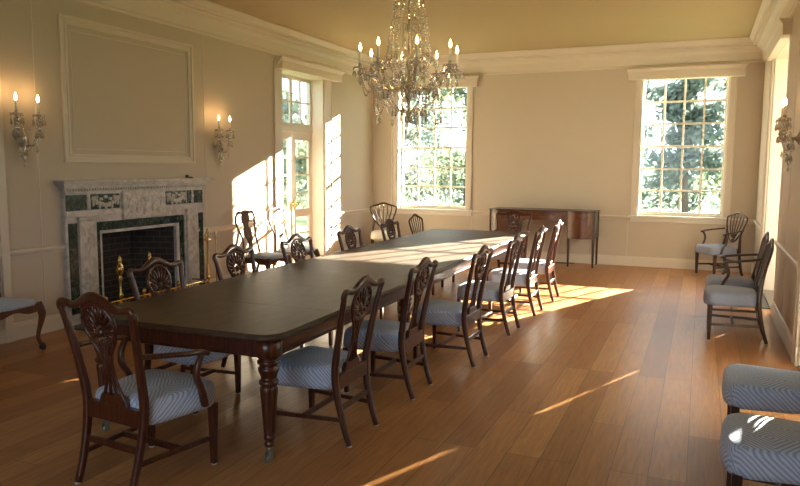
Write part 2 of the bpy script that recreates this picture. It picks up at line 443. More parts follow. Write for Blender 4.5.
def sash_window(name, x0, x1, label):
    root = struct(empty(name, ((x0+x1)/2, YB, 0)), label)
    cx = (x0+x1)/2
    def P(mb, nm, mat, **k):
        mb.v = [(x-cx, y-YB, z) for x, y, z in mb.v]
        return mb.build(nm, mat, root, **k)
    c = MB()
    for a, b in ((x0-.075, x0), (x1, x1+.075)): c.box(a, b, YB-.022, YB, WZ0-.02, WZ1+.1)
    c.box(x0, x1, YB-.022, YB, WZ1, WZ1+.1)
    c.box(x0-.10, x0-.075, YB-.034, YB, WZ0-.02, WZ1+.1); c.box(x1+.075, x1+.10, YB-.034, YB, WZ0-.02, WZ1+.1)
    P(c, 'casing', M['trim'], bevel=.004)
    s = MB().box(x0-.13, x1+.13, YB-.05, YB+.12, WZ0-.045, WZ0).box(x0-.10, x1+.10, YB-.02, YB, WZ0-.11, WZ0-.045)
    P(s, 'window_sill', M['white'], bevel=.006)
    j = MB().box(x0, x0+.025, YB, YB+.26, WZ0, WZ1).box(x1-.025, x1, YB, YB+.26, WZ0, WZ1).box(x0+.025, x1-.025, YB, YB+.26, WZ1-.03, WZ1).box(x0+.025, x1-.025, YB+.12, YB+.26, WZ0, WZ0+.02)
    P(j, 'jamb', M['white'], bevel=.003)
    zm = 1.975
    for (z0, z1, y0, nm) in ((WZ0+.02, zm+.02, YB+.15, 'lower_sash'), (zm-.02, WZ1-.03, YB+.19, 'upper_sash')):
        a, b = x0+.025, x1-.025; f = MB(); y1 = y0+.036; st = .024
        f.box(a, a+st, y0, y1, z0, z1).box(b-st, b, y0, y1, z0, z1).box(a+st, b-st, y0, y1, z0, z0+.035).box(a+st, b-st, y0, y1, z1-.035, z1)
        o = P(f, nm, M['white'], bevel=.003)
        m = MB(); zz0, zz1 = z0+.035, z1-.035
        for i in range(1, 4): xx = a+st+(b-a-2*st)*i/4; m.box(xx-.016, xx+.016, y0+.004, y1-.004, zz0, zz1)
        for i in range(1, 3): zz = zz0+(zz1-zz0)*i/3; m.box(a+st, b-st, y0+.006, y1-.006, zz-.016, zz+.016)
        m.v = [(x-cx, y-YB, z) for x, y, z in m.v]; m.build('muntins', M['white'], o)
        g = MB().box(a+st, b-st, y0+.016, y0+.019, zz0, zz1)
        g.v = [(x-cx, y-YB, z) for x, y, z in g.v]; g.build('panes', M['pane'], o)
    v = MB(); valance(v, lambda a, o, z: (a, YB-o, z), x0-.20, x1+.20, 3.035, 3.215, .13)
    P(v, 'valance', M['trim'], bevel=.003)
    return root
sash_window('window_1', *WL, 'left-hand sash window in the back wall, part hidden by the chandelier')
sash_window('window_2', *WR, 'right-hand sash window in the back wall above the blue armchair')

def french_door(name, y0, y1, zt, xw, sgn, rec, label, near_casing=True, casing=.10):
    """wall face at x=xw, room on the side sgn; leaves set back by rec"""
    cy = (y0+y1)/2
    root = struct(empty(name, (xw, cy, 0)), label)
    def B(mb, a, b, c, d, e, f):  # out range a..b (negative = into the wall), y c..d, z e..f
        mb.box(sgn*a, sgn*b, c-cy, d-cy, e, f)
    def P(mb, nm, mat, par=root, **k): return mb.build(nm, mat, par, **k)
    c = MB()
    if near_casing: B(c, 0, .025, y0-casing, y0, 0, zt+.08)
    B(c, 0, .025, y1, y1+casing, 0, zt+.08); B(c, 0, .025, y0, y1, zt, zt+.08)
    B(c, 0, .036, y1+casing, y1+casing+.02, 0, zt+.08)
    P(c, 'casing', M['trim'], bevel=.004)
    j = MB(); T = rec+.08
    B(j, -T, 0, y0, y0+.03, 0, zt); B(j, -T, 0, y1-.03, y1, 0, zt); B(j, -T, 0, y0+.03, y1-.03, zt-.03, zt)
    P(j, 'jamb', M['trim'], bevel=.003)
    th = MB(); B(th, -T, .0, y0+.03, y1-.03, 0.0, .022); P(th, 'threshold', M['darkmah'])
    a, b = y0+.03, y1-.03; ztr = 2.16
    t = MB(); B(t, -rec-.07, -rec+.02, a, b, ztr, ztr+.09); P(t, 'transom_bar', M['trim'], bevel=.004)
    t = MB(); z0, z1 = ztr+.09, zt-.03
    B(t, -rec-.045, -rec, a, a+.05, z0, z1); B(t, -rec-.045, -rec, b-.05, b, z0, z1)
    B(t, -rec-.045, -rec, a+.05, b-.05, z0, z0+.05); B(t, -rec-.045, -rec, a+.05, b-.05, z1-.05, z1)
    to = P(t, 'transom_window', M['trim'], bevel=.003)
    m = MB()
    for i in (1, 2, 3): yy = a+.05+(b-a-.1)*i/4; B(m, -rec-.04, -rec-.006, yy-(.03 if i == 2 else .011), yy+(.03 if i == 2 else .011), z0+.05, z1-.05)
    zz = (z0+z1)/2; B(m, -rec-.038, -rec-.008, a+.05, b-.05, zz-.011, zz+.011); P(m, 'muntins', M['trim'], to)
    g = MB(); B(g, -rec-.026, -rec-.022, a+.05, b-.05, z0+.05, z1-.05); P(g, 'panes', M['pane'], to)
    mid = (a+b)/2
    for (u0, u1, hs) in ((a+.004, mid-.003, 1), (mid+.003, b-.004, -1)):
        l = MB(); st = .10
        B(l, -rec-.045, -rec, u0, u0+st, .025, ztr-.004); B(l, -rec-.045, -rec, u1-st, u1, .025, ztr-.004)
        for (q0, q1) in ((.025, .26), (.80, .93), (ztr-.12, ztr-.004)): B(l, -rec-.045, -rec, u0+st, u1-st, q0, q1)
        lo = P(l, 'door_leaf', M['trim'], bevel=.003)
        m = MB()
        for z in (1.20, 1.48, 1.76): B(m, -rec-.04, -rec-.006, u0+st, u1-st, z-.011, z+.011)
        B(m, -rec-.04, -rec-.006, u0+st, u1-st, .52, .542)
        P(m, 'muntins', M['trim'], lo)
        g = MB(); B(g, -rec-.026, -rec-.022, u0+st, u1-st, .26, .80); B(g, -rec-.026, -rec-.022, u0+st, u1-st, .93, ztr-.12); P(g, 'panes', M['pane'], lo)
        h = MB(); hy = (u1-.05 if hs > 0 else u0+.05)-cy
        h.box(sgn*(-rec), sgn*(-rec+.008), hy-.018, hy+.018, .92, 1.08); h.tube([(sgn*(-rec), hy, 1.02), (sgn*(-rec+.05), hy, 1.02)], .008)
        h.ball((sgn*(-rec+.06), hy, 1.02), .024); P(h, 'door_knob', M['brass'], lo)
    v = MB(); valance(v, lambda a_, o, z: (sgn*o, a_-cy, z), y0-.16, y1+.40 if sgn > 0 else y1+.16, 3.035, 3.205, .14 if sgn > 0 else .10)
    P(v, 'valance', M['trim'], bevel=.003)
    return root
french_door('door_1', *DL, XL, 1, .22, 'glazed double door with transom in the left wall', casing=.20)
french_door('door_2', *DR, XR, -1, .54, 'recessed glazed double door at the far end of right wall', near_casing=False)
french_door('door_3', *DR2, XR, -1, .54, 'glazed double door in the right wall beside the near seats')

# ------------------------------------------------------------------ chairs
SEATF, SEATB, HF, HB = .235, -.205, .262, .205
def yb(v):
    return -.205-.085*max(0, (.43-v)/.43)**1.7-.095*max(0, (v-.43)/.52)**1.25
def B3(u, v, w_=0): return (u, yb(v)+w_, v)

def seat_cushion(zb=.338, zt=.462, crown=.022, hf=HF, hb=HB, yf=SEATF, ybk=SEATB+.01, bow=.03, edge=.045):
    mb = MB(); n = 16; rows = []
    def outline(t, s):   # t across -1..1, s back..front 0..1
        h = hb+(hf-hb)*s
        y = ybk+(yf-ybk)*s+bow*(1-t*t)*s**3
        return h*t, y
    lay = [(1.0, zb), (1.012, zb+.03), (1.0, zt-.025), (.965, zt-.006), (.92, zt+.002)]
    N = 40
    ring = []
    for k in range(N):      # walk the outline with rounded corners
        a = 2*pi*(k+.5)/N; c, q = cos(a), sin(a)
        m_ = (abs(c)**7+abs(q)**7)**(1/7)
        ring.append((c/m_, (q/m_+1)/2))
    cx, cy = outline(0, .5); vs = []; fs = []
    for sc_, z in lay:
        for t, s in ring:
            x, y = outline(t, s); vs.append((x*sc_, cy+(y-cy)*sc_, z))
    for q in (.7, .45, .2):
        for t, s in ring:
            x, y = outline(t, s); vs.append((x*.92*q, cy+(y-cy)*.92*q, zt+.002+crown*(1-q*q)))
    vs.append((0, cy, zt+.002+crown)); L_ = len(lay)+3
    for i in range(L_-1):
        for j in range(N): fs.append((i*N+j, i*N+(j+1) % N, (i+1)*N+(j+1) % N, (i+1)*N+j))
    for j in range(N): fs.append(((L_-1)*N+j, (L_-1)*N+(j+1) % N, len(vs)-1))
    fs.append(tuple(range(N-1, -1, -1)))
    return mb.add(vs, fs, True)

def chair_base(root, W_, arms=False, fab='fabric'):
    seat_cushion().build('seat', M[fab], root)
    fr = MB()
    fr.box(-HB+.02, HB-.02, SEATB-.02, SEATB+.012, .335, .425)          # rear rail
    for s in (-1, 1):
        fr.prism([(s*(HB-.06), SEATB), (s*(HB-.03), SEATB), (s*(HF-.03), SEATF-.03), (s*(HF-.06), SEATF-.03)], lambda x, y: (x, y, .345), lambda x, y: (x, y, .378))
    fr.box(-HF+.03, HF-.03, SEATF-.045, SEATF-.015, .345, .378)
    fr.build('seat_frame', W_, root, bevel=.003)
    for s in (-1, 1):
        MB().taper(s*(HF-.03), SEATF-.03, .006, .346, .014, .014, .021, .021).build('leg', W_, root, bevel=.003)
        MB().lathe([(.015, 0), (.015, .006)], (s*(HF-.03), SEATF-.03, 0), 8).build('foot_pad', M['felt'], root)
    zs = .155
    ya = yb(zs)
    for s in (-1, 1):
        MB().tube([(s*(HB-.022), ya+.01, zs), (s*(HF-.03), SEATF-.035, zs)], (.010, .017), 4, (0, 0, 1), smooth=False).build('stretcher', W_, root)
    t = .52; xm = HB-.022+(HF-.008-HB)*t; ym = ya+(SEATF-ya)*t
    MB().box(-xm, xm, ym-.01, ym+.01, zs-.016, zs+.016).build('stretcher', W_, root, bevel=.002)
    MB().box(-HB+.03, HB-.03, yb(.22)-.006, yb(.22)+.014, .205, .237).build('stretcher', W_, root, bevel=.002)

def rear_foot_pads(root, u=.186):
    for s in (-1, 1):
        MB().lathe([(.016, 0), (.016, .006)], (s*u, yb(0), 0), 8).build('foot_pad', M['felt'], root)

def arms(root, W_, hz=.665):
    for s in (-1, 1):
        u0 = .228
        pts = curve([(s*(u0-.005), yb(.70)+.01, .705), (s*(u0+.03), -.15, .695), (s*(u0+.06), -.02, .678), (s*(u0+.062), .08, .665), (s*(u0+.058), .125, .645)], 5)
        k = len(pts)
        a = MB().tube(pts, [(.019, .013)]*(k-2)+[(.021, .014), (.014, .010)], 8, (0, 0, 1), sq=.7).build('arm', W_, root)
        pts = curve([(s*(u0+.05), .10, .665), (s*(u0+.05), .065, .60), (s*(u0+.045), .06, .53), (s*(u0+.036), .10, .45), (s*(u0+.028), .125, .36)], 5)
        MB().tube(pts, [(.016, .014+.010*i/len(pts)) for i in range(len(pts))], 8, (1, 0, 0), sq=.7).build('arm_support', W_, a)

def camel_chair(root, W_, with_arms=False):
    chair_base(root, W_)
    # rear legs run on up as the back posts
    for s in (-1, 1):
        pts = [B3(s*u, v) for u, v in ((.186, .006), (.188, .12), (.195, .28), (.203, .43), (.213, .58), (.227, .74), (.240, .86), (.247, .905), (.246, .925))]
        pts = curve(pts, 3)
        rr = [(.016+.004*min(1, p[2]/.4)-.003*max(0, (p[2]-.5)/.45), .016+.005*min(1, p[2]/.4)-.007*max(0, (p[2]-.5)/.45)) for p in pts]
        MB().tube(pts, rr, 8, (0, 1, 0), sq=.6).build('back_post', W_, root)
    rear_foot_pads(root)
    cr = [(-.2535, .905), (-.252, .930), (-.236, .945), (-.205, .941), (-.165, .934), (-.12, .942), (-.07, .966), (-.03, .981), (0, .985)]
    cr += [(-u, v) for u, v in cr[-2::-1]]
    pts = curve([B3(u, v) for u, v in cr], 4)
    rr = []
    for p in pts:
        a = abs(p[0]); rr.append((.016+.012*max(0, 1-a/.15)+.002, .016))
    MB().tube(pts, rr, 8, (0, 1, 0), sq=.7).build('crest_rail', W_, root)
    # pierced splat: oval of carved rays over a waisted cluster of bars
    sp = MB(); cx, cz, ra, rb = 0, .845, .108, .106
    sp.tube([B3(ra*cos(2*pi*k/28), cz+rb*sin(2*pi*k/28)) for k in range(28)], (.012, .013), 6, (0, 1, 0), closed=True)
    for k in range(11):
        a = radians(-35+250*k/10); q0, q1 = .30, .93
        foc = (0, cz-.038)
        e = (ra*cos(a)*q1, cz+rb*sin(a)*q1); b = (foc[0]+(e[0]-foc[0])*q0, foc[1]+(e[1]-foc[1])*q0)
        mid = ((b[0]+e[0])/2, (b[1]+e[1])/2)
        sp.tube([B3(*b), B3(*[(b[i]+mid[i])/2 for i in (0, 1)], .002), B3(*mid, .003), B3(*e)], [(.006, .007), (.010, .010), (.0135, .012), (.009, .009)], 6, (0, 1, 0))
    sp.ball(B3(0, cz-.038, 0), .024, 10, 6, (1, .7, 1.1))
    for s in (-1, 1):
        for path, r in ((((.096, .80), (.080, .755), (.044, .70), (.028, .63), (.034, .56), (.052, .50), (.070, .465)), .0085),
                        (((.020, .758), (.026, .72), (.013, .66), (.009, .60), (.014, .53), (.024, .465)), .0075),
                        (((.05, .775), (.012, .72), (.030, .66), (.018, .60)), .006)):
            sp.tube(curve([B3(s*u, v) for u, v in path], 4), (r, .0095), 6, (0, 1, 0))
        sp.tube(curve([B3(s*.02, .955), B3(s*.06, .935, .004), B3(s*.10, .925, .003)], 4), (.009, .008), 6, (0, 1, 0))
    sp.ball(B3(0, .755, .0), .016, 8, 5, (1.2, .7, 1)); sp.ball(B3(0, .60), .015, 8, 5, (1.6, .7, .8))
    sp.build('splat', W_, root)
    sh = MB().prism([(-.10, .42), (.10, .42), (.088, .455), (.076, .475), (-.076, .475), (-.088, .455)], lambda u, v: B3(u, v, -.012), lambda u, v: B3(u, v, .016))
    sh.build('shoe', W_, root, bevel=.003)
    if with_arms: arms(root, W_)

def shield_chair(root, W_, with_arms=False, fab='fabric2', ribs=5):
    chair_base(root, W_, fab=fab)
    for s in (-1, 1):
        pts = curve([B3(s*u, v) for u, v in ((.186, .006), (.188, .12), (.195, .28), (.200, .43), (.186, .52), (.168, .60), (.170, .65), (.19, .70))], 3)
        rr = [(.016+.004*min(1, p[2]/.4)-.005*max(0, (p[2]-.45)/.25), .016+.005*min(1, p[2]/.4)-.008*max(0, (p[2]-.45)/.25)) for p in pts]
        MB().tube(pts, rr, 8, (0, 1, 0), sq=.6).build('back_post', W_, root)
    rear_foot_pads(root)
    sh = [(0, .515), (.07, .545), (.13, .61), (.18, .69), (.218, .78), (.236, .85), (.236, .88), (.215, .898), (.16, .915), (.10, .928), (.05, .948), (0, .957)]
    sh = sh+[(-u, v) for u, v in sh[-2:0:-1]]
    P_ = curve([B3(*p) for p in sh]+[B3(*sh[0])], 3)[:-1]
    MB().tube(P_, [(.013+.006*max(0, (p[2]-.9)/.05), .012) for p in P_], 8, (0, 1, 0), sq=.7, closed=True).build('shield_frame', W_, root)
    for k in range(ribs):
        t = (k-(ribs-1)/2)/((ribs-1)/2)
        pts = curve([B3(t*.02, .56), B3(t*.065, .63), B3(t*.115, .72), B3(t*.145, .82), B3(t*.15, .93-.02*abs(t))], 4)
        n = len(pts)
        MB().tube(pts, [(.006+.006*sin(pi*min(1, i/n)), .008) for i in range(n)], 6, (0, 1, 0)).build('rib', W_, root)
    MB().ball(B3(0, .55), .035, 12, 6, (1.2, .4, .9)).build('carved_boss', W_, root)
    if with_arms: arms(root, W_)

def queen_anne_chair(root, W_):
    # horseshoe drop-in seat in a shaped rail, cabriole front legs with claw feet
    seat_cushion(.41, .452, .02, .255, .18, .225, -.18, .035).build('seat', M['fabric'], root)
    fr = MB()
    def scallop(a, b, zt=.425, d=.065, n=16, th=.028, nrm=(0, 1)):
        vs = []; fs = []
        for i in range(n+1):
            t = i/n; e = abs(2*t-1)
            zb_ = zt-d-.035*(e**3)+.012*cos(t*4*pi)
            for o_ in (0, th):
                x = a[0]+(b[0]-a[0])*t+nrm[0]*o_; y = a[1]+(b[1]-a[1])*t+nrm[1]*o_
                vs += [(x, y, zb_), (x, y, zt)]
        for i in range(n):
            p, q = 4*i, 4*i+4
            fs += [(p, q, q+1, p+1), (p+2, p+3, q+3, q+2), (p+1, q+1, q+3, p+3), (p, p+2, q+2, q)]
        fs += [(0, 1, 3, 2), (4*n, 4*n+2, 4*n+3, 4*n+1)]
        fr.add(vs, fs)
    scallop((-.25, .235), (.25, .235), nrm=(0, -1))
    scallop((.265, .22), (.20, -.19), nrm=(-1, 0)); scallop((-.265, .22), (-.20, -.19), nrm=(1, 0))
    scallop((-.19, -.20), (.19, -.20), d=.05)
    fr.build('seat_frame', W_, root, bevel=.003)
    for s in (-1, 1):
        d = Vector((s*.62, .78, 0))
        def C(o_, z): return (s*.238+d.x*o_, .208+d.y*o_, z)
        pts = curve([C(0, .42), C(.022, .37), C(.032, .32), (C(.020, .25)), C(.0, .17), C(-.008, .11), C(.004, .07), C(.02, .045)], 4)
        tab = [(0, .019), (.06, .018), (.12, .017), (.2, .019), (.28, .027), (.34, .036), (.43, .036)]
        lg = MB().tube(pts, [interp(tab, p[2]) for p in pts], 10, (0, 1, 0)).build('leg', W_, root)
        f = MB().ball(C(.022, .028), .028, 10, 7)
        for a in (-1, 0, 1):
            q = Matrix.Rotation(a*.9, 3, 'Z') @ d
            b0 = Vector(C(.012, .062)); f.tube([b0, b0+q*.026-Vector((0, 0, .012)), b0+q*.034-Vector((0, 0, .040)), b0+q*.030-Vector((0, 0, .060))], [.010, .010, .008, .004], 6)
        f.build('claw_foot', M['darkmah'], lg)
        pts = curve([(s*.175, -.27, .0), (s*.178, -.235, .18), (s*.185, -.20, .40), (s*.170, -.205, .54), (s*.150, -.225, .64), (s*.172, -.26, .75),
                     (s*.205, -.29, .86), (s*.205, -.295, .945), (s*.165, -.29, .995)], 4)
        MB().tube(pts, [(.018 if p[2] < .5 else .0135, .017 if p[2] < .5 else .012) for p in pts], 8, (0, 1, 0), sq=.8).build('back_post', W_, root)
    def y2(v): return interp([(.4, -.20), (.54, -.205), (.64, -.225), (.75, -.26), (.86, -.29), (1.05, -.295)], v)
    cr = [(-.185, .985), (-.14, 1.003), (-.10, .998), (-.06, 1.008), (0, 1.018), (.06, 1.008), (.10, .998), (.14, 1.003), (.185, .985)]
    MB().tube(curve([(u, y2(v), v) for u, v in cr], 4), (.019, .013), 8, (0, 1, 0), sq=.8).build('crest_rail', W_, root)
    tab = [(.43, .075), (.46, .06), (.50, .042), (.56, .036), (.62, .050), (.68, .078), (.73, .088), (.77, .078), (.80, .050), (.825, .045), (.85, .058), (.90, .085), (.95, .088), (.985, .07), (1.0, .075)]
    vs = []; fs = []; n = 40
    for i in range(n+1):
        v = .43+.575*i/n; h = interp(tab, v); y = y2(v)
        vs += [(-h, y-.007, v), (h, y-.007, v), (h, y+.007, v), (-h, y+.007, v)]
    for i in range(n):
        p, q = 4*i, 4*i+4
        for j in range(4): fs.append((p+j, p+(j+1) % 4, q+(j+1) % 4, q+j))
    fs += [(3, 2, 1, 0), (4*n, 4*n+1, 4*n+2, 4*n+3)]
    MB().add(vs, fs).build('vase_splat', W_, root)

SR = 'dining chairs along the right side of the table'
SL = 'dining chairs along the left side of the table'
def place(proto, x, y, rz, label, group, scale=(1, 1, 1), first=[set()]):
    if proto.name not in first[0]: first[0].add(proto.name); o = proto
    else: o = copy_tree(proto)
    o.location = (x, y, 0); o.rotation_euler = (0, 0, radians(rz)); o.scale = scale
    tag(o, label, 'chair', group)
    return o
camel = empty('side_chair'); camel_chair(camel, M['mahog'])
ord_ = ['first', 'second', 'third', 'fourth', 'fifth', 'sixth']
for i, (x, y, a) in enumerate([(-2.10, 3.70, 90), (-2.08, 4.62, 91), (-1.925, 5.57, 90), (-1.925, 6.735, 89), (-1.90, 7.74, 90), (-1.89, 8.70, 91)]):
    lab = ['blue-seated carved mahogany chair beside the near right table leg', 'second blue-seated chair back from the camera on the right of the table',
           'third chair back from the camera on the right of the table, seat in shade', 'fourth chair back from the camera on the right, sun striping its seat',
           'fifth chair back from the camera on the right, carved back in full sun', 'farthest chair on the right of the table, seat bleached by sun'][i]
    place(camel, x, y, a, lab, SR, (1, 1, .975))
for i, (x, y, a) in enumerate([(-3.185, 3.82, -90), (-3.205, 4.74, -90), (-3.225, 5.74, -91), (-3.245, 6.88, -90), (-3.27, 8.03, -90)]):
    lab = ['carved chair on the left of the table, its back before the fireplace', 'carved chair across the table from camera, between fireplace tools and sunlit wall',
           'dark carved chair across the table, in front of the sunny vase-back pair', 'carved chair across the table, before the sunlit strip beyond the glazed door',
           'carved chair across the table, overlapping the pale-seated corner chair'][i]
    place(camel, x, y, a, lab, SL, (1, 1, .97))
arm = empty('armchair'); camel_chair(arm, M['mahog'], True)
place(arm, -2.64, 2.815, -6, 'carved open armchair at the near end of the table, seen from behind', None, (1.04, 1.05, 1.0))
place(arm, -2.50, 9.80, 180, 'carved open armchair at the far end of the table, before the sideboard', None)
shield = empty('shield_back_chair'); shield_chair(shield, M['darkmah'])
SH = 'shield-back chairs'
pale = empty('shield_back_chair'); shield_chair(pale, M['darkmah'], fab='cream')
near = empty('shield_back_chair'); shield_chair(near, M['darkmah'], fab='fabric')
place(pale, -5.22, 11.52, 208, 'pale-seated shield-back chair in the far left corner under the window edge', SH)
place(shield, -3.36, 9.10, -90, 'dark shield-back chair at the far left corner of the table', SH)
place(shield, .335, 7.42, 90, 'armless shield-back chair by the right wall, sun glint on its seat', SH)
place(near, .43, 4.34, 90, 'blue-and-white chair seat at right edge, farther of two cut-off seats', SH)
place(near, .40, 3.40, 90, 'blue-and-white chair seat in the lower right corner, nearest the camera', SH)
shieldarm = empty('shield_back_armchair'); shield_chair(shieldarm, M['darkmah'], True)
place(shieldarm, .285, 11.67, 122, 'shield-back armchair standing in the far right corner under the window', SH)
place(shieldarm, .355, 8.20, 90, 'shield-back armchair by the right wall, just behind an armless one', SH)
qa = empty('vase_back_chair'); queen_anne_chair(qa, M['walnut'])
QG = 'vase-back chairs on the left wall'
place(qa, -5.32, 7.86, -90, 'vase-back chair against the sunlit left wall, nearer the fireplace', QG)
place(qa, -5.32, 8.62, -90, 'vase-back chair beside the glazed door, its splat glowing in sun', QG)
place(qa, -5.50, 4.10, -90, 'claw-footed chair cut off by the left edge of the photo', QG)

# ------------------------------------------------------------------ dining table
TX0, TX1, TY0, TY1, TZ = -3.46, -2.07, 3.03, 9.58, .735
tbl = tag(empty('dining_table', ((TX0+TX1)/2, (TY0+TY1)/2, 0)), 'long dark mahogany dining table with fluted legs in the middle of the room', 'table')
tbl.rotation_euler.z = radians(1.2)
tcx, tcy = (TX0+TX1)/2, (TY0+TY1)/2
hw, hl = (TX1-TX0)/2, (TY1-TY0)/2
nleaf = 9
def leaf_poly(y0, y1, first, last, inset=0.):
    w_ = hw-inset; r = .13-inset*.5; pts = []
    def arc(cx, cy, a0, a1): return [(cx+r*cos(radians(a0+(a1-a0)*k/10)), cy+r*sin(radians(a0+(a1-a0)*k/10))) for k in range(11)]
    y0 = y0+(inset if first else 0); y1 = y1-(inset if last else 0)
    pts += arc(-w_+r, y0+r, 180, 270)+arc(w_-r, y0+r, 270, 360) if first else [(-w_, y0), (w_, y0)]
    pts += arc(w_-r, y1-r, 0, 90)+arc(-w_+r, y1-r, 90, 180) if last else [(w_, y1), (-w_, y1)]
    return pts
for i in range(nleaf):
    y0, y1 = -hl+2*hl*i/nleaf+(.001 if i else 0), -hl+2*hl*(i+1)/nleaf-(.001 if i < nleaf-1 else 0)
    f, l = i == 0, i == nleaf-1
    mb = MB(); lay = [(.010, TZ-.036), (.0, TZ-.026), (.0, TZ-.012), (.008, TZ-.006), (.012, TZ)]
    polys = [[(x, y, z) for x, y in leaf_poly(y0, y1, f, l, ins)] for ins, z in lay]; n = len(polys[0])
    vs = [p for q in polys for p in q]
    fs = [(a*n+j, a*n+(j+1) % n, (a+1)*n+(j+1) % n, (a+1)*n+j) for a in range(len(lay)-1) for j in range(n)]
    fs += [tuple(range(n-1, -1, -1)), tuple((len(lay)-1)*n+j for j in range(n))]
    mb.add(vs, fs); mb.build('table_leaf', M['top'], tbl)
ap = MB(); az0, az1, ai = .600, .699, .07
for s in (-1, 1):
    ap.box(s*(hw-ai), s*(hw-ai-.028), -hl+.16, hl-.16, az0, az1)
    ap.box(-hw+.16, hw-.16, s*(hl-ai), s*(hl-ai-.028), az0, az1)
    ap.box(s*(hw-ai+.006), s*(hw-ai-.03), -hl+.16, hl-.16, az0-.006, az0+.010); ap.box(-hw+.16, hw-.16, s*(hl-ai+.006), s*(hl-ai-.03), az0-.006, az0+.010)
    ap.box(s*.2, s*.24, -hl+.10, hl-.10, .66, az1)
ap.build('apron', M['mahog'], tbl, bevel=.004)
LEGP = [(.020, .085), (.028, .09), (.030, .105), (.024, .118), (.031, .13), (.034, .145), (.030, .155), (.032, .17), (.045, .36), (.049, .40),
        (.049, .425), (.040, .432), (.052, .44), (.056, .452), (.052, .464), (.042, .472), (.048, .495), (.056, .515), (.058, .53), (.046, .545), (.060, .556), (.062, .572), (.050, .580), (.064, .598)]
P2 = []
for (r0, h0), (r1, h1) in zip(LEGP, LEGP[1:]):
    k = 6 if h1-h0 > .1 else 2
    P2 += [(r0+(r1-r0)*i/k, h0+(h1-h0)*i/k) for i in range(k)]
P2.append(LEGP[-1])
for yy in (-hl+.115, -1.15, 1.15, hl-.115):
    for s in (-1, 1):
        x = s*(hw-.115); 
        lg = MB().lathe(P2, (x, yy, 0), 48, flute=(.165, .43, 12, .17))
        # round block at the corner of the apron
        lg.lathe([(.066, .596), (.074, .60), (.074, .699)], (x, yy, 0), 20)
        lo = lg.build('leg', M['mahog'], tbl)
        c = MB().lathe([(.012, .045), (.018, .05), (.022, .085), (.018, .095)], (x, yy, 0), 12)
        c.box(x-.018, x-.011, yy-.028, yy+.006, .012, .058).box(x+.011, x+.018, yy-.028, yy+.006, .012, .058)
        c.lathe([(.014, -.010), (.022, -.007), (.022, .007), (.014, .010)], (x, yy-.012, .022), 14, 'x')
        c.build('caster', M['steel'], lo)

# ------------------------------------------------------------------ fireplace
fp = tag(empty('fireplace', (XL, 6.05, 0)), 'grey marble chimneypiece with green marble inlay on the left wall', 'fireplace')
def fbox(nm, mat, boxes, parent=fp, bevel=.004):
    mb = MB()
    for d0, d1, y0, y1, z0, z1 in boxes: mb.box(d0, d1, y0-6.05, y1-6.05, z0, z1)
    return mb.build(nm, mat, parent, bevel=bevel)
# body behind: jambs and frieze
fbox('surround', M['marble'], [(0, .05, 5.07, 5.46, .0, 1.36), (0, .05, 6.81, 7.17, .0, 1.36), (0, .05, 5.46, 6.81, 1.03, 1.36)])
for a, b in ((5.216, 5.405), (6.833, 7.037)):
    fbox('pilaster', M['relief'], [(.05, .075, a, b, .10, 1.06), (.05, .09, a-.012, b+.012, 0, .10), (.05, .09, a-.012, b+.012, 1.06, 1.10)])
fbox('architrave', M['marble'], [(.05, .07, 5.07, 7.17, 1.10, 1.155), (.05, .075, 5.06, 7.18, 1.33, 1.36)])
for a, b in ((5.075, 5.355), (5.387, 5.778), (6.486, 6.84), (6.86, 7.15)):
    fbox('frieze_inlay', M['green'], [(.05, .058, a, b, 1.165, 1.32)])
fbox('frieze_tablet', M['relief'], [(.05, .09, 5.80, 6.45, 1.045, 1.345)])
fbox('jamb_inlay', M['green'], [(.05, .058, 5.095, 5.205, .12, 1.04)])
fbox('jamb_inlay', M['green'], [(.05, .058, 7.05, 7.15, .12, 1.04)])
fbox('green_slip', M['green'], [(0, .04, 5.46, 5.51, 0, 1.03), (0, .04, 6.74, 6.81, 0, 1.03), (0, .04, 5.51, 6.74, .94, 1.03)])
fbox('white_slip', M['marble'], [(-.02, .03, 5.51, 5.545, 0, .94), (-.02, .03, 6.685, 6.74, 0, .94), (-.02, .03, 5.545, 6.685, .905, .94)])
# carved figures on tablet and frieze: garlands, leaves and an urn in low relief
cv = MB(); yc0 = 6.125
def blob(y, z, r, e=(.3, 1, 1), d=.09): cv.ball((d, y-6.05, z), r, 8, 5, e)
for k in range(14):
    t = k/13; blob(yc0-.26+.52*t, 1.265-.055*sin(pi*t*2)**2, .017)
for sx in (-1, 1):
    blob(yc0+sx*.12, 1.14, .04, (.25, .7, 1.2)); blob(yc0+sx*.12, 1.205, .02); blob(yc0+sx*.20, 1.12, .03, (.25, 1.2, .7)); blob(yc0+sx*.245, 1.18, .028, (.25, .6, 1.3))
    blob(yc0+sx*.06, 1.23, .022, (.3, 1.4, .6))
blob(yc0, 1.15, .045, (.3, .8, 1.3)); blob(yc0, 1.09, .03, (.3, 1.3, .5)); blob(yc0, 1.24, .03, (.3, .7, 1))
cv.build('carved_relief', M['relief'], fp)
for (y0, y1) in ((5.387, 5.778), (6.486, 6.84)):
    cv = MB(); n = 9
    for k in range(n):
        t = k/(n-1); y = y0+.03+(y1-y0-.06)*t
        blob(y, 1.275-.07*sin(pi*t), .030, (.4, 1, .9), .059)
        blob(y, 1.225-.045*sin(pi*t)+.03*(k % 2), .024, (.4, .8, 1.2), .059)
    for k in range(5): blob(y0+.07+(y1-y0-.14)*k/4, 1.29-.02*(k % 2), .026, (.4, 1.2, .7), .059)
    cv.build('carved_swag', M['relief'], fp)
for y in (5.355, 6.95):
    cv = MB()
    for z, r in ((1.295, .026), (1.255, .034), (1.215, .026), (1.185, .030)): blob(y, z, r, (.4, .9, 1), .059)
    cv.build('carved_urn', M['relief'], fp)
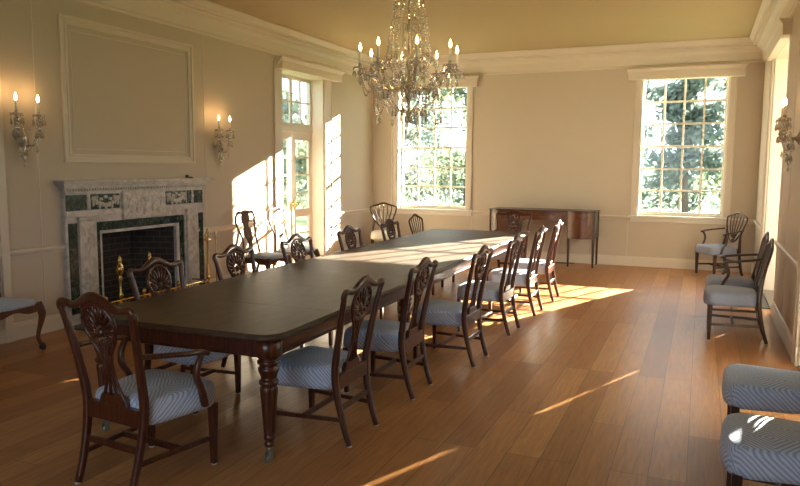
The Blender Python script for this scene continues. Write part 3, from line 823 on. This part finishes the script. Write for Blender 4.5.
for yc in (5.31, 6.935):
    cv = MB()
    for i in range(14): blob(yc+(.02 if i % 2 else -.02), .2+.06*i, .020, (.25, 1, 1.5), .074)
    cv.build('carved_drop', M['relief'], fp)
fbox('mantel_shelf', M['marble'], [(0, .145, 4.99, 7.27, 1.437, 1.468), (0, .12, 5.01, 7.24, 1.412, 1.437), (0, .095, 5.04, 7.21, 1.385, 1.412), (0, .08, 5.05, 7.19, 1.36, 1.385)])
dn = MB()
for k in range(60): y = 5.075+k*.0350; dn.box(.08, .094, y-6.05, y+.018-6.05, 1.362, 1.384)
dn.build('dentil_course', M['marble'], fp)
fbk = MB(); x0, x1, y0, y1, z1 = -.52, 0, 5.54-6.05, 6.69-6.05, .905
fbk.add([(x1,y0,0),(x1,y0,z1),(x0,y0+.18,z1),(x0,y0+.18,0)], [(0,1,2,3)])
fbk.add([(x1,y1,0),(x1,y1,z1),(x0,y1-.18,z1),(x0,y1-.18,0)], [(3,2,1,0)])
fbk.add([(x0,y0+.18,0),(x0,y0+.18,z1),(x0,y1-.18,z1),(x0,y1-.18,0)], [(0,1,2,3)])
fbk.add([(x0,y0+.18,z1),(x1,y0,z1),(x1,y1,z1),(x0,y1-.18,z1)], [(0,1,2,3)])
fbk.add([(x0,y0+.18,.004),(x1,y0,.004),(x1,y1,.004),(x0,y1-.18,.004)], [(0,1,2,3)])
fbk.build('firebox', M['brick'], fp)
fbox('hearth_slab', M['green'], [(0, .40, 5.02, 7.22, 0, .012)], bevel=.003)

def andiron(nm, y, label):
    r = tag(empty(nm, (XL+.20, y, .0135)), label, 'andiron', 'andirons in the fireplace')
    p = [(.030, .12), (.034, .14), (.018, .16), (.016, .20), (.024, .23), (.024, .25), (.014, .27), (.013, .36), (.018, .39), (.026, .42), (.018, .44), (.020, .46), (.036, .485), (.042, .52), (.036, .55), (.018, .575), (.016, .585), (.024, .605), (.020, .63), (.006, .655), (.002, .662)]
    MB().lathe(p, n=14).build('shaft', M['brass'], r)
    f = MB()
    for s in (-1, 1): f.tube(curve([(0, 0, .15), (.02, s*.05, .10), (.03, s*.085, .05), (.035, s*.11, .012)], 4), [.018]*4+[.014]*9, 8, (1, 0, 0))
    for s in (-1, 1): f.ball((.035, s*.115, .014), .016, 8, 5, (1, 1, .85))
    f.build('leg', M['brass'], r)
    MB().box(-.26, 0, -.012, .012, .09, .115).box(-.26, -.235, -.012, .012, 0, .09).build('log_bar', M['iron'], r)
    return r
andiron('andiron', 5.60, 'brass andiron on the left of the hearth opening')
andiron('andiron', 6.03, 'brass andiron on the right of the hearth, its finial above a chair back')
fd = tag(empty('fireplace_fender', (XL+.38, 6.02, .0135)), 'low pierced brass fender standing around the hearth', 'fender')
fm = MB(); path = [(-.26, -.82), (-.04, -.82), (0, -.78), (0, .78), (-.04, .82), (-.26, .82)]
fm.tube([(x, y, .23) for x, y in path], .011, 8, (0, 0, 1)); fm.tube([(x, y, .06) for x, y in path], .010, 8, (0, 0, 1))
fm.build('rail', M['brass'], fd)
ps = MB()
for k in range(33): y = -.78+1.56*k/32; ps.tube([(0, y, .06), (0, y, .23)], .005, 5)
ps.build('spindles', M['brass'], fd)
for y in (-.80, -.27, .27, .80): MB().lathe([(.018, 0), (.022, .015), (.010, .04), (.010, .24), (.020, .262), (.022, .28), (.008, .305)], (0, y, 0), 10).build('post', M['brass'], fd)
ts = tag(empty('fire_tool_stand', (XL+.22, 7.02, .0135)), 'brass fire-tool stand right of the chimneypiece', 'fire tool stand')
MB().lathe([(.11, 0), (.11, .012), (.06, .03), (.018, .05), (.010, .07), (.010, .72), (.018, .74), (.010, .76), (.022, .79), (.016, .82), (.004, .845)], n=14).build('stem', M['brass'], ts)
MB().tube([(.0, -.075, .70), (0, .075, .70)], .007, 6).tube([(0, -.075, .70), (.03, -.085, .715)], .006, 6).tube([(0, .075, .70), (.03, .085, .715)], .006, 6).build('hook_bar', M['brass'], ts)
for (dy, nm, lab) in ((-.092, 'fire_poker', 'brass poker hanging on the left of the fire-tool stand'), (.092, 'fire_shovel', 'brass shovel hanging on the right of the fire-tool stand')):
    t = tag(empty(nm, (XL+.262, 7.02+dy, .012)), lab, 'fire tool')
    MB().tube([(.008, 0, .10), (.008, 0, .70)], .0055, 6).build('rod', M['brass'], t)
    MB().lathe([(.006, .69), (.014, .72), (.009, .75), (.013, .78), (.004, .80)], (.008, 0, 0), 8).build('handle', M['brass'], t)
    if 'shovel' in nm: MB().box(0, .012, -.035, .035, .05, .17).build('blade', M['brass'], t, bevel=.004)
    else: MB().tube([(.008, 0, .12), (.008, 0, .07), (.022, 0, .09)], .006, 6).build('tip', M['iron'], t)
og = tag(empty('mantel_ornament', (XL+.08, 6.86, 1.468)), 'tiny dark ornament on the right end of the marble mantel', 'ornament')
MB().ball((0, -.02, .022), .022, 10, 7, (1, 1, 1)).build('head', M['iron'], og)
MB().ball((0, .05, .010), .03, 10, 6, (.8, 1.5, .36)).build('body', M['iron'], og)

# ------------------------------------------------------------------ sideboard
sb = tag(empty('sideboard', (-2.425, 12.15, 0)), 'bow-fronted mahogany sideboard against the back wall between the windows', 'sideboard')
SW, SD, SZ = .885, .50, .925     # half width, depth (front at y=-SD)
def front(x):  # serpentine front
    a = abs(x); return -SD+.02-.075*max(0, cos(x/.50*pi/2)) if a < .46 else -SD-.0+.0*a-.05*sin((a-.46)/(SW-.46)*pi)
xs = [-SW+2*SW*k/44 for k in range(45)]
def shell(x0, x1, z0, z1, off=0., back=-.01, arch=None):
    X_ = [x0]+[x for x in xs if x0 < x < x1]+[x1]; vs = []; n = len(X_)
    for x in X_:
        zb_ = z0 if arch is None else arch(x)
        vs += [(x, front(x)-off, zb_), (x, front(x)-off, z1), (x, back, zb_), (x, back, z1)]
    fs = []
    for i in range(n-1):
        p, q = 4*i, 4*i+4
        fs += [(p, q, q+1, p+1), (p+2, p+3, q+3, q+2), (p+1, q+1, q+3, p+3), (p, p+2, q+2, q)]
    fs += [(0, 1, 3, 2), (4*n-4, 4*n-2, 4*n-1, 4*n-3)]
    return MB().add(vs, fs)
shell(-SW-.0, SW, SZ-.022, SZ, .018).build('top', M['darkmah'], sb, bevel=.003)
shell(-SW+.02, -.44, .47, SZ-.022).build('carcase', M['sidebd'], sb)
shell(.44, SW-.02, .47, SZ-.022).build('carcase', M['sidebd'], sb)
shell(-.44, .44, .74, SZ-.022, 0, arch=lambda x: .765-.115*(abs(x)/.44)**4).build('kneehole_apron', M['sidebd'], sb)
for s in (-1, 1):
    a, b = sorted((s*.475, s*(SW-.05)))
    d = shell(a, b, .50, SZ-.045, .006, back=-.3).build('door', M['inlay'], sb, bevel=.002)
    MB().ball((s*.52, front(s*.52)-.018, .70), .012).build('knob', M['brass'], d)
dr = shell(-.40, .40, .785, SZ-.04, .006, back=-.3).build('drawer', M['inlay'], sb, bevel=.002)
for x in (-.2, .2): MB().tube(curve([(x-.04, front(x)-.012, .845), (x-.03, front(x)-.025, .83), (x+.03, front(x)-.025, .83), (x+.04, front(x)-.012, .845)], 3), .004, 6).build('handle', M['brass'], dr)
for x, y in ((-SW+.03, None), (-.455, None), (.455, None), (SW-.03, None), (-SW+.03, -.035), (SW-.03, -.035)):
    yy = (front(x)+.022) if y is None else y
    MB().taper(x, yy, 0, .48, .014, .014, .022, .022).box(x-.022, x+.022, yy-.024, yy+.022, .48, SZ-.022).build('leg', M['darkmah'], sb, bevel=.002)

# ------------------------------------------------------------------ lights of the room
def point(loc, e, c=(1., .62, .28), r=.03, parent=None):
    l = bpy.data.lights.new('bulb_glow', 'POINT'); l.energy = e; l.color = c; l.shadow_soft_size = r
    o = bpy.data.objects.new('bulb_glow', l); o.location = loc; col.objects.link(o)
    if parent: o.parent = parent
    return o

CH = Vector((-2.50, 6.05, -.085))
ch = tag(empty('crystal_chandelier', CH), 'eight-light crystal chandelier of beads and drops hanging over the table', 'chandelier')
MB().lathe([(.01, 3.50), (.03, 3.51), (.05, 3.60), (.085, 3.66), (.09, ZC+.085)], n=16).lathe([(.008, 3.42), (.008, 3.52)], n=8).build('ceiling_rose', M['gilt'], ch)
MB().lathe([(.004, 2.13), (.02, 2.16), (.028, 2.19), (.012, 2.22), (.014, 2.30), (.035, 2.34), (.014, 2.38), (.02, 2.41), (.06, 2.43), (.07, 2.45), (.05, 2.47), (.018, 2.49), (.014, 2.58), (.03, 2.63), (.014, 2.68), (.012, 2.9), (.03, 2.95), (.012, 3.0), (.012, 3.4), (.04, 3.42), (.04, 3.44), (.01, 3.46)], n=14).build('stem', M['gilt'], ch)
for (r, z) in ((.095, 3.40), (.16, 3.02), (.20, 2.72), (.26, 2.42)):
    MB().tube([(r*cos(2*pi*k/32), r*sin(2*pi*k/32), z) for k in range(32)], .004, 6, (0, 0, 1), closed=True).build('ring', M['gilt'], ch)
NS = 20
for k in range(NS):       # the tent of bead strings
    a = 2*pi*(k+.3)/NS; c, s = cos(a), sin(a)
    st = MB().string(curve([(.095*c, .095*s, 3.40), (.125*c, .125*s, 3.22), (.16*c, .16*s, 3.02), (.185*c, .185*s, 2.86), (.205*c, .205*s, 2.72)], 5), .0105, .026)
    st.string(curve([(.205*c, .205*s, 2.72), (.17*c, .17*s, 2.60), (.10*c, .10*s, 2.51), (.06*c, .06*s, 2.46)], 4), .009, .026)
    st.build('bead_string', M['crystal'], ch)
for k in range(16):       # lower basket
    a = 2*pi*k/16; c, s = cos(a), sin(a)
    MB().string(curve([(.26*c, .26*s, 2.42), (.24*c, .24*s, 2.33), (.16*c, .16*s, 2.25), (.05*c, .05*s, 2.20)], 5), .010, .025).drop((.26*c, .26*s, 2.41), .011, .06).build('bead_string', M['crystal'], ch)
for (r, z, n, h) in ((.095, 3.39, 12, .06), (.13, 3.20, 14, .07), (.16, 3.01, 16, .08), (.182, 2.86, 16, .08), (.205, 2.71, 20, .09), (.14, 2.55, 16, .09), (.25, 2.40, 20, .09), (.15, 2.25, 14, .09), (.07, 2.43, 10, .09), (.03, 2.16, 7, .06)):
    d = MB()
    for k in range(n): a = 2*pi*(k+.5)/n; d.drop((r*cos(a), r*sin(a), z), .0135, h)
    d.build('prism_row', M['crystal'], ch)['kind'] = 'stuff'
AR, NA = .445, 8
for k in range(NA):
    a = 2*pi*k/NA+radians(31); c, s = cos(a), sin(a)
    R_ = lambda r, z: (r*c, r*s, z)
    ar = MB().tube(curve([R_(.04, 2.45), R_(.12, 2.40), R_(.22, 2.41), R_(.32, 2.48), R_(.40, 2.545), R_(AR, 2.56), R_(AR, 2.575)], 5), .010, 8, (0, 0, 1)).build('arm', M['crystal'], ch)
    bo = MB().lathe([(.012, 2.575), (.03, 2.578), (.062, 2.59), (.066, 2.597), (.03, 2.588), (.014, 2.59)], R_(AR, 0), 12).build('bobeche', M['crystal'], ar)
    MB().lathe([(.014, 2.585), (.018, 2.60), (.015, 2.625), (.017, 2.632)], R_(AR, 0), 10).build('candle_cup', M['gilt'], ar)
    MB().lathe([(.0115, 2.63), (.0115, 2.735), (.009, 2.74)], R_(AR, 0), 10).build('candle', M['candle'], ar)
    MB().lathe([(.006, 2.74), (.012, 2.752), (.0145, 2.766), (.011, 2.785), (.005, 2.803), (.001, 2.813)], R_(AR, 0), 10).build('flame_bulb', M['flame'], ar)
    d = MB(); X0, Y0, _ = R_(AR, 0)
    for q in range(9):
        b = 2*pi*q/9; p = (X0+.062*cos(b), Y0+.062*sin(b), 2.588); d.bead((p[0], p[1], p[2]-.008), .010); d.drop((p[0], p[1], p[2]-.018), .0125, .06)
    d.drop((X0, Y0, 2.56), .02, .13); d.ball((X0, Y0, 2.545), .026, 8, 5); d.ball((AR*.8*c, AR*.8*s, 2.53), .022, 8, 5); d.ball((AR*.55*c, AR*.55*s, 2.45), .022, 8, 5); d.build('prism_row', M['crystal'], ar)['kind'] = 'stuff'
    # swags: to the next arm and back to the tent ring
    a2 = a+2*pi/NA; e = (AR*cos(a2), AR*sin(a2)); g = MB()
    P_ = []
    for t in [i/12 for i in range(13)]:
        x, y = AR*c+(e[0]-AR*c)*t, AR*s+(e[1]-AR*s)*t; P_.append((x, y, 2.58-.22*(1-(2*t-1)**2)))
    g.string(P_, .0095, .024)
    P_ = []
    for t in [i/10 for i in range(11)]:
        r = .205+(AR-.205)*t; P_.append((r*c, r*s, 2.72-.13*t-.10*(1-(2*t-1)**2)))
    g.string(P_, .009, .024)
    P_ = []
    am = a+pi/NA
    for t in [i/12 for i in range(13)]:
        b = am-.42+.84*t; r = .30; P_.append((r*cos(b), r*sin(b), 2.44-.26*(1-(2*t-1)**2)))
    g.string(P_, .010, .025); g.drop((.30*cos(am), .30*sin(am), 2.17), .016, .085)
    g.drop((.36*cos(a), .36*sin(a), 2.52), .018, .11); g.drop((.27*cos(a), .27*sin(a), 2.40), .018, .10)
    g.build('bead_swag', M['crystal'], ch)['kind'] = 'stuff'
    point((AR*c, AR*s, 2.86), .8, parent=ch)

def sconce(y, xw, sgn, label):
    r = tag(empty('wall_sconce', (xw, y, 1.90)), label, 'wall sconce', 'crystal wall sconces')
    S = lambda o, dy, z: (sgn*o, dy, z)
    MB().lathe([(.055, 0), (.06, .006), (.045, .016), (.02, .03), (.012, .06)] if sgn > 0 else [(.012, -.06), (.02, -.03), (.045, -.016), (.06, -.006), (.055, 0)], (0, 0, 0), 14, 'x').build('back_plate', M['gilt'], r)
    h = MB().lathe([(.004, -.26), (.014, -.235), (.022, -.21), (.010, -.18), (.012, -.10), (.030, -.06), (.034, -.02), (.014, .02), (.008, .06)], S(.075, 0, 0), 10)
    h.build('hub', M['crystal'], r)
    dr = MB()
    for k in range(6):
        a = 2*pi*k/6; dr.drop((sgn*.075+.034*cos(a), .034*sin(a), -.04), .014, .09); dr.drop((sgn*.075+.022*cos(a), .022*sin(a), -.15), .012, .07)
    dr.drop(S(.075, 0, -.25), .014, .06)
    dr.build('prism_row', M['crystal'], r)['kind'] = 'stuff'
    for dy in (-.115, .115):
        ar = MB().tube(curve([S(.075, 0, -.03), S(.085, dy*.35, -.10), S(.11, dy*.8, -.09), S(.14, dy, .03), S(.14, dy, .16)], 5), .009, 8, (1, 0, 0)).build('arm', M['crystal'], r)
        MB().lathe([(.010, .155), (.03, .16), (.052, .172), (.055, .18), (.02, .175), (.012, .18)], S(.14, dy, 0), 12).build('bobeche', M['crystal'], ar)
        MB().lathe([(.012, .175), (.016, .19), (.014, .205)], S(.14, dy, 0), 10).build('candle_cup', M['gilt'], ar)
        MB().lathe([(.0105, .20), (.0105, .285), (.008, .29)], S(.14, dy, 0), 10).build('candle', M['candle'], ar)
        MB().lathe([(.005, .29), (.012, .302), (.014, .318), (.010, .338), (.004, .355), (.001, .362)], S(.14, dy, 0), 10).build('flame_bulb', M['flame'], ar)
        d = MB()
        for q in range(7):
            b = 2*pi*q/7; p = (sgn*.14+.05*cos(b), dy+.05*sin(b)); d.bead((*p, .160), .011); d.drop((*p, .152), .0155, .085)
        for z in (.125, .09, .05, .01): d.ball((sgn*.14, dy, z), .026, 8, 5)
        for q in range(6): b = 2*pi*q/6; d.drop((sgn*.14+.03*cos(b), dy+.03*sin(b), .03), .014, .075)
        d.build('prism_row', M['crystal'], ar)['kind'] = 'stuff'
        sw = MB(); sw.string([S(.14-.06*t, dy*(1-t), .12-.26*t-.10*(1-(2*t-1)**2)) for t in [i/10 for i in range(11)]], .008, .02)
        sw.drop(S(.13, dy*.8, -.10), .012, .08); sw.build('bead_swag', M['crystal'], ar)['kind'] = 'stuff'
        point(S(.13, dy, .40), .55, c=(1., .55, .20), r=.02, parent=r)
    sw = MB().string([S(.14, -.115+.23*t, .13-.10*(1-(2*t-1)**2)) for t in [i/10 for i in range(11)]], .008, .02)
    sw.build('bead_swag', M['crystal'], r)['kind'] = 'stuff'
    return r
sconce(4.63, XL, 1, 'crystal wall sconce left of the overmantel panel')
sconce(7.51, XL, 1, 'crystal wall sconce between overmantel panel and sunlit wall')
sconce(7.40, XR, -1, 'crystal wall sconce on the right-hand wall')

# ------------------------------------------------------------------ small things
sw_ = tag(empty('light_switch', (XL+.025, 10.43, 1.22)), 'small brass switch plate on the glazed door casing', 'light switch')
MB().box(0, .006, -.035, .035, -.058, .058).build('plate', M['plate'], sw_, bevel=.002)
MB().box(.006, .016, -.006, .006, -.012, .012).build('toggle', M['ivory'], sw_)
ou = tag(empty('wall_outlet', (XL, 10.72, .86)), 'small tan outlet plate on the sunlit wall right of the glazed door', 'outlet')
MB().box(0, .006, -.035, .035, -.055, .055).build('plate', M['ivory'], ou, bevel=.002)
MB().lathe([(.016, .006), (.015, .009)], (0, 0, .022), 10, 'x').lathe([(.016, .006), (.015, .009)], (0, 0, -.022), 10, 'x').build('socket', M['plate'], ou)
vg = tag(empty('floor_register', (-2.43, 12.08, 0)), 'dark metal floor register along the back wall beneath the sideboard', 'floor vent')
fr = MB().box(-.50, .50, -.06, -.05, 0, .006).box(-.50, .50, .05, .06, 0, .006).box(-.50, -.49, -.05, .05, 0, .006).box(.49, .50, -.05, .05, 0, .006); fr.build('frame', M['dark'], vg)
gl = MB()
for k in range(40): x = -.485+.97*k/39; gl.box(x-.006, x+.006, -.05, .05, 0, .004)
gl.build('grille', M['dark'], vg)
mt = tag(MB().box(.52, .80, 9.10, 10.40, 0, .012).build('doormat', M['dark'], bevel=.004), 'dark mat on the floor at the recessed right-hand doorway', 'doormat')

# ------------------------------------------------------------------ outdoors
g = MB().box(-70, 70, -40, 90, -.5, -.35).build('ground', M['lawn']); struct(g)
def tree(x, y, h, r, seed, mat, label, low=.10, n=2600, ls=.16):
    rnd = random.Random(seed)
    root = tag(empty('garden_tree', (x, y, -.35)), label, 'tree', 'trees outside the windows')
    t = MB(); tr = [(.0, 0, 0), (rnd.uniform(-.15, .15), rnd.uniform(-.1, .1), h*.35), (rnd.uniform(-.3, .3), 0, h*.7), (rnd.uniform(-.3, .3), 0, h*.96)]
    P_ = curve(tr, 4); t.tube(P_, [.17*(h/7)*(1-.85*i/(len(P_)-1)) for i in range(len(P_))], 8, (0, 1, 0))
    tips = []
    for k in range(16):
        i = rnd.randint(2, len(P_)-1); b = P_[i]; a = rnd.uniform(0, 2*pi); l = r*rnd.uniform(.5, 1.0)*(1-.45*b.z/h)
        e = b+Vector((cos(a)*l, sin(a)*l, rnd.uniform(-.05, .35)*l)); m_ = (b+e)/2+Vector((0, 0, .1*l))
        t.tube(curve([b, m_, e], 3), [.05*(h/7)*(1-.8*q/6) for q in range(7)], 5, (0, 0, 1)); tips += [(m_, l*.45), (e, l*.5)]
    t.build('trunk', M['bark'], root)
    lf = MB(); vs = []; fs = []
    for k in range(n):
        c, l = tips[rnd.randrange(len(tips))]
        d = Vector((rnd.gauss(0, 1), rnd.gauss(0, 1), rnd.gauss(0, .7)))*l*.55
        p = c+d
        if p.z < h*low: p.z = h*low+rnd.random()*.8
        u = Vector((rnd.gauss(0, 1), rnd.gauss(0, 1), rnd.gauss(0, 1))).normalized(); w_ = u.orthogonal().normalized()
        s_ = ls*rnd.uniform(.6, 1.5); b = len(vs)
        vs += [p-u*s_, p+w_*s_*.5, p+u*s_, p-w_*s_*.5]; fs.append((b, b+1, b+2, b+3))
    lf.add(vs, fs); lf.build('foliage', mat, root)
    return root
TW = [(-10.6, 25, 6.8, 2.3, 11, 'leafA', 'tree seen through the left half of the left-hand sash window'),
      (-10.2, 32, 7.6, 2.4, 12, 'leafB', 'tree seen through the right half of the left-hand sash window'),
      (-.45, 26, 5.3, 1.7, 13, 'leafA', 'dark tree seen in the middle of the right-hand sash window'),
      (-2.6, 30, 6.2, 1.9, 14, 'leafA', 'tree seen at the left edge of the right-hand sash window'),
      (1.75, 30.5, 6.0, 1.9, 15, 'leafB', 'tree seen at the right edge of the right-hand sash window')]
for x, y, h, r, s, m_, lab in TW: tree(x, y, h, r, s, M[m_], lab, low=.05, n=4200, ls=.13)
tree(-19, 27, 8, 3.0, 16, M['leafA'], 'tree seen through the upper panes of the glazed left door', n=2600, ls=.2)
tree(-13.5, 20.0, 4, 2.0, 17, M['leafB'], 'low leafy tree seen through the lower panes of the glazed left door', low=.03)
# a loose hedge across the far side of the lawn
hd = MB(); rnd = random.Random(5); vs = []; fs = []
for k in range(9000):
    x = rnd.uniform(-24, 8); p = Vector((x, 36+rnd.uniform(-.6, .6), -.35+rnd.random()**.8*(2.6+.7*sin(x*1.3)+.5*sin(x*3.1))))
    u = Vector((rnd.gauss(0, 1), rnd.gauss(0, 1), rnd.gauss(0, 1))).normalized(); w_ = u.orthogonal().normalized(); s_ = .17*rnd.uniform(.6, 1.4); b = len(vs)
    vs += [p-u*s_, p+w_*s_*.55, p+u*s_, p-w_*s_*.55]; fs.append((b, b+1, b+2, b+3))
hd.add(vs, fs); tag(hd.build('garden_hedge', M['leafA']), 'loose hedge along the far side of the lawn beyond the back windows', 'hedge')

# ------------------------------------------------------------------ daylight
S_H, S_E = .400, radians(18.2)          # sun from beyond the back wall, to the right
dv = Vector((-S_H, -1, 0)).normalized()*cos(S_E); dv.z = -sin(S_E)
sun = bpy.data.lights.new('sun', 'SUN'); sun.energy = 92; sun.color = (1., .88, .69); sun.angle = radians(.53)
so = bpy.data.objects.new('sun', sun); col.objects.link(so); so.rotation_euler = dv.to_track_quat('-Z', 'Y').to_euler(); so.location = (10, 30, 15)
wd = bpy.data.worlds.new('World'); sc.world = wd; wd.use_nodes = True
bg = wd.node_tree.nodes['Background']; bg.inputs['Color'].default_value = (.80, .90, 1., 1); bg.inputs['Strength'].default_value = 3.2
def portal(c, rot, sx, sy):
    l = bpy.data.lights.new('sky_portal', 'AREA'); l.shape = 'RECTANGLE'; l.size = sx; l.size_y = sy; l.cycles.is_portal = True
    o = bpy.data.objects.new('sky_portal', l); col.objects.link(o); o.location = c; o.rotation_euler = rot
for x0, x1 in (WL, WR): portal(((x0+x1)/2, YB+TB+.02, (WZ0+WZ1)/2), (radians(-90), 0, 0), x1-x0, WZ1-WZ0)
portal((XL-TL-.02, (DL[0]+DL[1])/2, 1.53), (0, radians(-90), 0), 3.06, DL[1]-DL[0])
for d in (DR, DR2): portal((XR+TR+.02, (d[0]+d[1])/2, 1.53), (0, radians(90), 0), 3.06, d[1]-d[0])
for x, w_ in ((-1.5, 2.8),): portal((x, YF-.32, 1.8), (radians(90), 0, 0), w_, 2.4)

# ------------------------------------------------------------------ camera
f_px, yaw, pitch, roll = 704.2142, .4030, .1077, .0059
cam = bpy.data.cameras.new('camera'); co = bpy.data.objects.new('camera', cam); col.objects.link(co); sc.camera = co
cam.sensor_width = 36; cam.lens = f_px/800*36; cam.clip_start = .05; cam.clip_end = 300
fwd0 = Vector((-sin(yaw), cos(yaw), 0)); r0 = Vector((cos(yaw), sin(yaw), 0)); u0 = Vector((0, 0, 1))
fw = cos(pitch)*fwd0-sin(pitch)*u0; up = cos(pitch)*u0+sin(pitch)*fwd0
r_ = cos(roll)*r0+sin(roll)*up; u_ = cos(roll)*up-sin(roll)*r0
co.matrix_world = Matrix(((r_.x, u_.x, -fw.x, 0), (r_.y, u_.y, -fw.y, 0), (r_.z, u_.z, -fw.z, 1.62), (0, 0, 0, 1)))

# ------------------------------------------------------------------ colour management and sampling
sc.view_settings.view_transform = 'Standard'; sc.view_settings.look = 'None'
sc.view_settings.exposure = 0.28; sc.view_settings.gamma = 1; sc.view_settings.use_curve_mapping = False
sc.cycles.use_denoising = True
sc.cycles.max_bounces = 14; sc.cycles.diffuse_bounces = 8; sc.cycles.glossy_bounces = 5; sc.cycles.transmission_bounces = 10; sc.cycles.transparent_max_bounces = 24
sc.cycles.caustics_reflective = False; sc.cycles.caustics_refractive = False
sc.cycles.sample_clamp_indirect = 8
